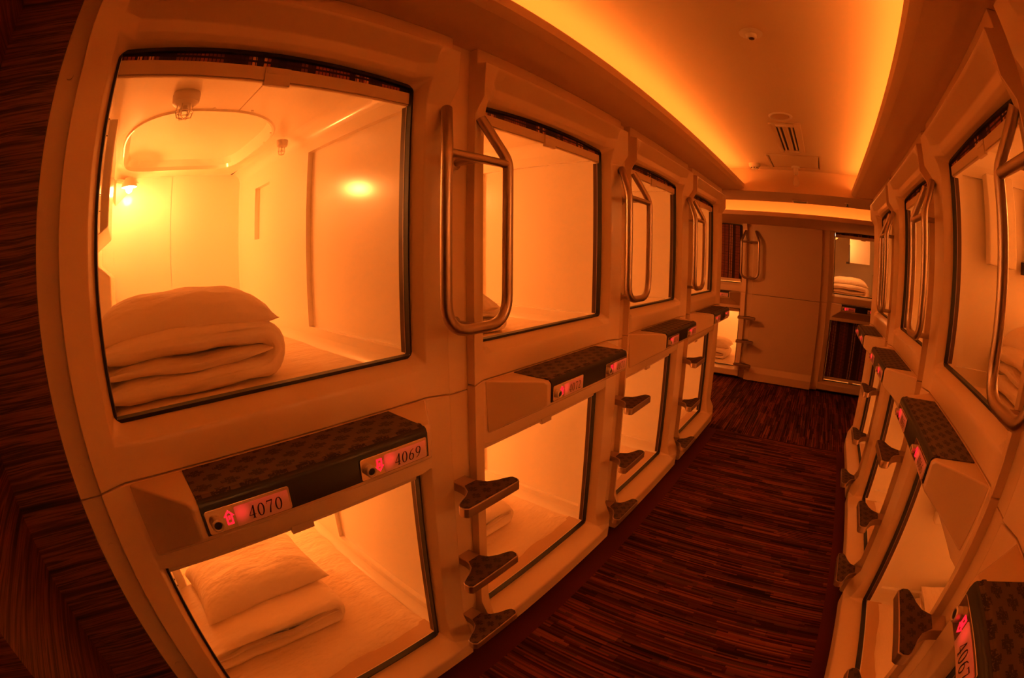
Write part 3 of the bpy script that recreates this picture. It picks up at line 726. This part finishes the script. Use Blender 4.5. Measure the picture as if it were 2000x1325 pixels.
def duvet(b, w, l, H, seed):
    """quilt folded in three: an outer layer wraps over the right end, an inner fold is tucked between"""
    th = H*0.40
    def loft(path, thick, rows, inset0):
        n = len(path); nr = len(rows)
        for r, (y, k, ins) in enumerate(rows): pass
        vs = []; fs = []
        for (y, k, ins) in rows:
            ring = []
            for i, (u, z) in enumerate(path):
                a = path[max(0, i-1)]; c = path[min(n-1, i+1)]; dx, dz = c[0]-a[0], c[1]-a[1]; L = math.hypot(dx, dz)
                nx, nz = -dz/L, dx/L; e = min(1.0, (i+0.15)/2.5, (n-1-i+0.15)/2.5); t = thick*k*math.sqrt(e)/2
                ring.append((u, z, nx*t, nz*t))
            loop = [(u+nx, z+nz) for u, z, nx, nz in ring] + [(u-nx, z-nz) for u, z, nx, nz in ring[::-1]]
            for (u, z) in loop:
                dz = wob((u, y, z), 7, 0.010, seed) + wob((u*0.6, y*0.6, z*2), 18, 0.004, seed+3)
                du = wob((u, y, z*3), 6, 0.008, seed+7)
                vs.append((u+du, y + wob((u, z*2, 0.3), 6, 0.016, seed+1), max(0.002, z+dz)))
        m = 2*n
        for r in range(nr-1): fs += [(r*m+i, r*m+(i+1) % m, (r+1)*m+(i+1) % m, (r+1)*m+i) for i in range(m)]
        fs += [tuple(range(m))[::-1], tuple(range((nr-1)*m, nr*m))]
        b.add(vs, fs)
    rows = []
    for k in range(19):
        t = k/18; e = min(t, 1-t); f = math.sqrt(min(1, e*9+0.02)); rows.append((l*t, 0.25+0.75*f, 0))
    zb = th*0.52; zt = H - th*0.52; rc = (zt-zb)/2; xr = w - rc - th*0.5
    outer = [(xr*k/12, zb) for k in range(12)] + [(xr + rc*1.05*math.sin(math.pi*k/12), zb+rc - rc*math.cos(math.pi*k/12)) for k in range(13)] + [(xr*(1-k/12), zt + 0.012*math.sin(math.pi*k/12)) for k in range(1, 13)]
    loft(outer, th, rows, 0)
    inner = [(0.01 + (xr + rc*0.55)*k/14, H/2 + 0.006*math.sin(k*0.5)) for k in range(15)]
    loft(inner, H*0.26, [(y*0.97 + 0.008, k, i) for y, k, i in rows], 0)
def make_bed(row, c, upper, who, pile=None, mir=False):
    """mattress, and where the photo shows them a folded quilt and a pillow"""
    loc, rz = frame(row, c); zi = -0.40 if upper else -1.50; hgt = 0.045
    def place(o, u, y, z, rot=0):
        q = Matrix.Rotation(rz, 4, 'Z') @ Vector((u, y, 0)); o.location = (loc[0]+q.x, loc[1]+q.y, W(zi)+z); o.rotation_euler = (0, 0, rz+rot)
    o = part('mattress', 'mattress', lambda b: mattress(b, hgt), LINEN, None, None, 0, 60); place(o, 0, 0, 0.0005)
    tag(o, 'white sheeted mattress in ' + who, 'mattress', 'sheeted mattresses in the capsules')
    if not pile: return
    du, dy, w, l, H, pu, py, prot, var = pile
    k = 'duvet%d_%d' % (int(upper), var)
    d = part('duvet', k, lambda b: duvet(b, w, l, H, 2.0+var), LINEN, None, None, 0, 70); place(d, du, dy, hgt*0.93)
    tag(d, 'folded white quilt in ' + who, 'quilt', 'folded quilts in the capsules')
    k = 'pillow%d_%d' % (int(upper), var)
    p = part('pillow', k, lambda b: pillow(b, 0.62, 0.40, 0.135 if upper else 0.155, 4.0+var), LINEN, None, None, 0, 80); place(p, pu, py, hgt+H+(0.012 if upper else 0.030), prot)
    tag(p, 'white pillow in ' + who, 'pillow', 'pillows in the capsules')

UP = (-0.47, 0.27, 0.630, 0.50, 0.185, -0.165, 0.50, -0.03, 0)
UP2 = (-0.47, 0.27, 0.550, 0.50, 0.120, -0.200, 0.55, 1.5, 2)
LO = (-0.47, 0.33, 0.680, 0.48, 0.135, -0.085, 0.665, 0.02, 1)
def pair(row, c, nums, where, up=None, lo=None, closed_u=False, closed_l=False, head=1, lampu=1.0, lampl=1.0, ly=ID-0.20, lu=None):
    wu, wl = 'the upper capsule ' + where, 'the lower capsule ' + where
    make_pod(row, c, True, 'upper cream sleeping capsule ' + where + (', checked blind down' if closed_u else ''), closed_u, None, head, lamp=lampu, lamp_y=ly, lamp_u=lu)
    make_pod(row, c, False, 'lower cream sleeping capsule ' + where + (', checked blind down' if closed_l else ''), closed_l, nums, head, lamp=lampl)
    if not closed_u: make_bed(row, c, True, wu, up)
    if not closed_l: make_bed(row, c, False, wl, lo)
pair('L', LC[0], ('4070', '4069', True), 'nearest along the left row', UP, LO, lampl=1.25)
pair('L', LC[1], ('4072', '4071', True), 'second along the left row', UP2, LO, lampu=1.3, lampl=1.35)
pair('L', LC[2], ('4074', '4073', True), 'third along the left row')
pair('L', LC[3], ('4076', '4075', True), 'farthest along the left row')
pair('R', RC[0], ('4067', '4068', False), 'nearest along the right row', lampu=0.55, lampl=0.3)
pair('R', RC[1], ('4065', '4066', False), 'second along the right row', UP, LO, lampu=1.4, lampl=1.2)
pair('R', RC[2], ('4063', '4064', False), 'third along the right row')
pair('R', RC[3], ('4061', '4062', False), 'farthest along the right row')
pair('E', EC['A'], ('4078', '4077', True), 'left on the end wall', None, LO, closed_u=True, lampl=0.7)
pair('E', EC['B'], ('4060', '4059', True), 'right on the end wall', UP, None, closed_l=True, head=-1, lampu=0.6, ly=0.16, lu=-0.40)

# plain panel between the end wall capsules
pn = empty('blank_panel', (EC['blank'], EY, W(-1.585))); tag(pn, 'plain cream panel between the two end wall capsules', 'panel')
x0 = EC['A']+HG+0.034-EC['blank']; x1 = EC['B']-HG-0.046-EC['blank']
def bp_low(b):
    z = -W(-1.585); n = [(W(-1.585)+z, -0.112), (W(-1.475)+z, -0.114), (W(-1.455)+z, -0.10), (W(-1.40)+z, -0.070), (W(-0.431)+z, -0.066), (W(-0.431)+z, 0.0), (W(-1.585)+z, 0.0)]
    b.prism(n, lambda a, c, h: (h, c, a), x0, x1)
def bp_up(b):
    z = -W(-1.585); n = [(W(-0.427)+z, -0.066), (W(0.505)+z, -0.066), (W(0.505)+z, 0.0), (W(-0.427)+z, 0.0)]
    b.prism(n, lambda a, c, h: (h, c, a), x0, x1)
mb = MB(); bp_low(mb); put('lower_panel', mb.mesh('lower_panel', SHELL, bevel=0.006), pn)
mb = MB(); bp_up(mb); put('upper_panel', mb.mesh('upper_panel', SHELL, bevel=0.006), pn)

# ------------------------------------------------------------------ ladders: steps and grab handles
def step_outline(ins=0.0, y0=0.036):
    h = [(.030, .036), (.030, .080), (.034, .100), (.048, .121), (.074, .138), (.102, .149), (.121, .158), (.1268, .168), (.1268, .188), (.1175, .200)]
    h = [(max(0.004, a-ins), max(y0, d) if i < 2 else (d if i < 8 else d-ins)) for i, (a, d) in enumerate(h)]
    if ins: h = [(a, d + (ins*0.9 if 3 <= i <= 6 else 0)) for i, (a, d) in enumerate(h)]
    return [(a, d) for a, d in h] + [(-a, d) for a, d in h[::-1]]
def step_body(b): b.prism(step_outline(), lambda a, c, h: (a, -c, h), -0.034, 0.0)
def step_pad(b): b.prism(step_outline(0.004, 0.092), lambda a, c, h: (a, -c, h), -0.001, 0.0018)
def handle(b):
    r = 0.0165; d = -0.142
    b.tube(fillet([(-0.070, -0.078, W(0.412)), (-0.123, d, W(0.272)), (-0.123, d, W(-0.214)), (0.123, d, W(-0.214)), (0.123, d, W(0.272)), (0.070, -0.078, W(0.412))],
                  [0, 0.10, 0.085, 0.085, 0.10, 0], 8), r, 14)
def crossbar(b): b.tube([(-0.121, -0.142, W(0.262)), (0.121, -0.142, W(0.262))], 0.0135, 12)
def standoff(b, z): 
    b.tube([(0, -0.040, W(z)), (0, -0.142, W(z))], 0.011, 12); b.lathe([(0.021, -0.040), (0.021, -0.046), (0.016, -0.049)], (0, 0, W(z)), 16, 'y')
def ladder(row, c, side, where):
    loc, rz = frame(row, c); q = Matrix.Rotation(rz, 4, 'Z') @ Vector((side*HG, 0, 0))
    p = (loc[0]+q.x, loc[1]+q.y)
    for nm, z in (('top', -0.725), ('middle', -1.046), ('bottom', -1.364)):
        root = empty('ladder_step', (p[0], p[1], W(z)), rz); tag(root, nm + ' step of the ladder ' + where, 'step', 'ladder steps between the capsules')
        part('step_bracket', 'stepb', step_body, ALU, root, None, 0.003)
        part('grip_pad', 'stepp', step_pad, PAD, root)
    root = empty('grab_handle', (p[0], p[1], W(-0.23)), rz); tag(root, 'brushed steel grab handle of the ladder ' + where, 'handle', 'grab handles between the capsules')
    z0 = (0, 0, -W(-0.23))
    part('handle_tube', 'hndl', handle, STEEL, root, z0); part('cross_bar', 'xbar', crossbar, STEEL, root, z0)
    part('standoff', 'so1', lambda b: standoff(b, 0.262), STEEL, root, z0); part('standoff', 'so2', lambda b: standoff(b, -0.212), STEEL, root, z0)
ladder('L', LC[0], 1, 'nearest along the left row'); ladder('L', LC[1], 1, 'second along the left row'); ladder('L', LC[2], 1, 'farthest along the left row')
ladder('R', RC[0], -1, 'nearest along the right row')
ladder('R', RC[1], -1, 'second along the right row'); ladder('R', RC[2], -1, 'farthest along the right row')
ladder('E', EC['A'], 1, 'on the end wall')

# ------------------------------------------------------------------ ceiling fittings
def at(x, y, z=CEIL): return (x, y, W(z))
v = empty('air_vent', at(-0.180, 3.08)); tag(v, 'cream ceiling air vent with dark lengthwise slots', 'vent')
mb = MB(); 
for q in ((-.105, -.06, -.36, .36), (.06, .105, -.36, .36), (-.06, .06, -.36, -.30), (-.06, .06, .30, .36)): mb.box(*q, -0.012, 0)
put('vent_frame', mb.mesh('vent_frame', PAINT, bevel=0.002), v)
mb = MB(); mb.box(-.06, .06, -.30, .30, -0.003, 0); put('vent_back', mb.mesh('vent_back', BLACK), v)
for u in (-0.042, -0.012, 0.0, 0.012, 0.042):
    mb = MB(); mb.prism([(u-0.006, -0.012), (u+0.004, -0.012), (u+0.008, -0.003), (u-0.002, -0.003)], lambda a, c, h: (a, h, c), -0.30, 0.30)
    put('vent_slat', mb.mesh('vent_slat', PAINT), v)
h = empty('access_hatch', at(-0.18, 3.79)); tag(h, 'square ceiling access hatch with a thin frame', 'hatch')
mb = MB()
for q in ((-.235, -.215, -.235, .235), (.215, .235, -.235, .235), (-.215, .215, -.235, -.215), (-.215, .215, .215, .235)): mb.box(*q, -0.007, 0)
put('hatch_frame', mb.mesh('hatch_frame', TRIMM, bevel=0.002), h)
mb = MB(); mb.box(-.208, .208, -.208, .208, -0.004, 0); put('hatch_door', mb.mesh('hatch_door', PAINT, bevel=0.002), h)
s = empty('ceiling_sensor', at(-0.178, 1.558)); tag(s, 'small round ceiling sensor with a dark eye', 'sensor')
mb = MB(); mb.lathe([(0.046, 0), (0.046, -0.003), (0.040, -0.006), (0.022, -0.008), (0.020, -0.018), (0.016, -0.024)], seg=28); put('sensor_ring', mb.mesh('sensor_ring', WHITEPL), s)
mb = MB(); mb.lathe([(0.012, -0.020), (0.011, -0.026), (0.006, -0.029)], seg=20); put('sensor_eye', mb.mesh('sensor_eye', RAIL), s)
s = empty('downlight', at(-0.188, 2.592)); tag(s, 'round unlit ceiling downlight before the vent', 'downlight')
mb = MB(); mb.lathe([(0.074, 0), (0.074, -0.004), (0.066, -0.008), (0.058, -0.004), (0.055, -0.002)], seg=32); put('downlight_ring', mb.mesh('downlight_ring', WHITEPL), s)
mb = MB(); mb.lathe([(0.057, -0.0025), (0.050, -0.006), (0.028, -0.010), (0.010, -0.011)], seg=28); put('downlight_lens', mb.mesh('downlight_lens', TAN), s)
s = empty('smoke_detector', at(-0.560, 3.93)); tag(s, 'white smoke detector with dark slots near the left cove', 'smoke detector')
mb = MB(); mb.lathe([(0.052, 0), (0.052, -0.022), (0.046, -0.030), (0.034, -0.034), (0.032, -0.046), (0.026, -0.052)], seg=28); put('detector_body', mb.mesh('detector_body', WHITEPL), s)
for k in range(8):
    a = k*math.pi/4; mb = MB(); mb.box(-.005, .005, -.003, .003, -0.045, -0.037); o = put('detector_slot', mb.mesh('detector_slot', GREYPL), s, (0.0325*math.cos(a), 0.0325*math.sin(a), 0)); o.rotation_euler = (0, 0, a+math.pi/2)
s = empty('bare_bulb_fixture', at(-0.186, 3.97)); tag(s, 'unlit bare bulb in a white ceiling socket', 'lamp')
mb = MB(); mb.lathe([(0.040, 0), (0.040, -0.018), (0.036, -0.022)], seg=24); put('ceiling_rose', mb.mesh('ceiling_rose', WHITEPL), s)
mb = MB(); mb.lathe([(0.022, -0.02), (0.023, -0.072), (0.021, -0.075)], seg=20); put('bulb_socket', mb.mesh('bulb_socket', WHITEPL), s)
mb = MB(); mb.lathe([(0.013, -0.074), (0.014, -0.095), (0.024, -0.112), (0.033, -0.135), (0.034, -0.150), (0.027, -0.172), (0.012, -0.184)], seg=24); put('bulb', mb.mesh('bulb', BULBOFF), s)
s = empty('beam_vent', at(-0.187, 4.70, SOF-0.012)); tag(s, 'small slotted vent under the ceiling beam', 'vent')
mb = MB(); mb.box(-.085, .085, -.09, .09, -0.008, 0); put('vent_frame', mb.mesh('vent_frame', TRIMM, bevel=0.002), s)
for y in (-.045, 0, .045):
    mb = MB(); mb.box(-.07, .07, y-.012, y+.012, -0.010, -0.007); put('vent_slot', mb.mesh('vent_slot', BLACK), s)
s = empty('ceiling_sprinkler', at(0.322, 4.53, SOF-0.012)); tag(s, 'tiny sprinkler head under the ceiling beam', 'sprinkler')
mb = MB(); mb.lathe([(0.03, 0), (0.03, -0.004), (0.012, -0.01)], seg=18); put('sprinkler_plate', mb.mesh('sprinkler_plate', TRIMM), s)
mb = MB(); mb.lathe([(0.008, -0.008), (0.008, -0.03), (0.018, -0.033), (0.018, -0.036)], seg=12); put('sprinkler_head', mb.mesh('sprinkler_head', GREYPL), s)
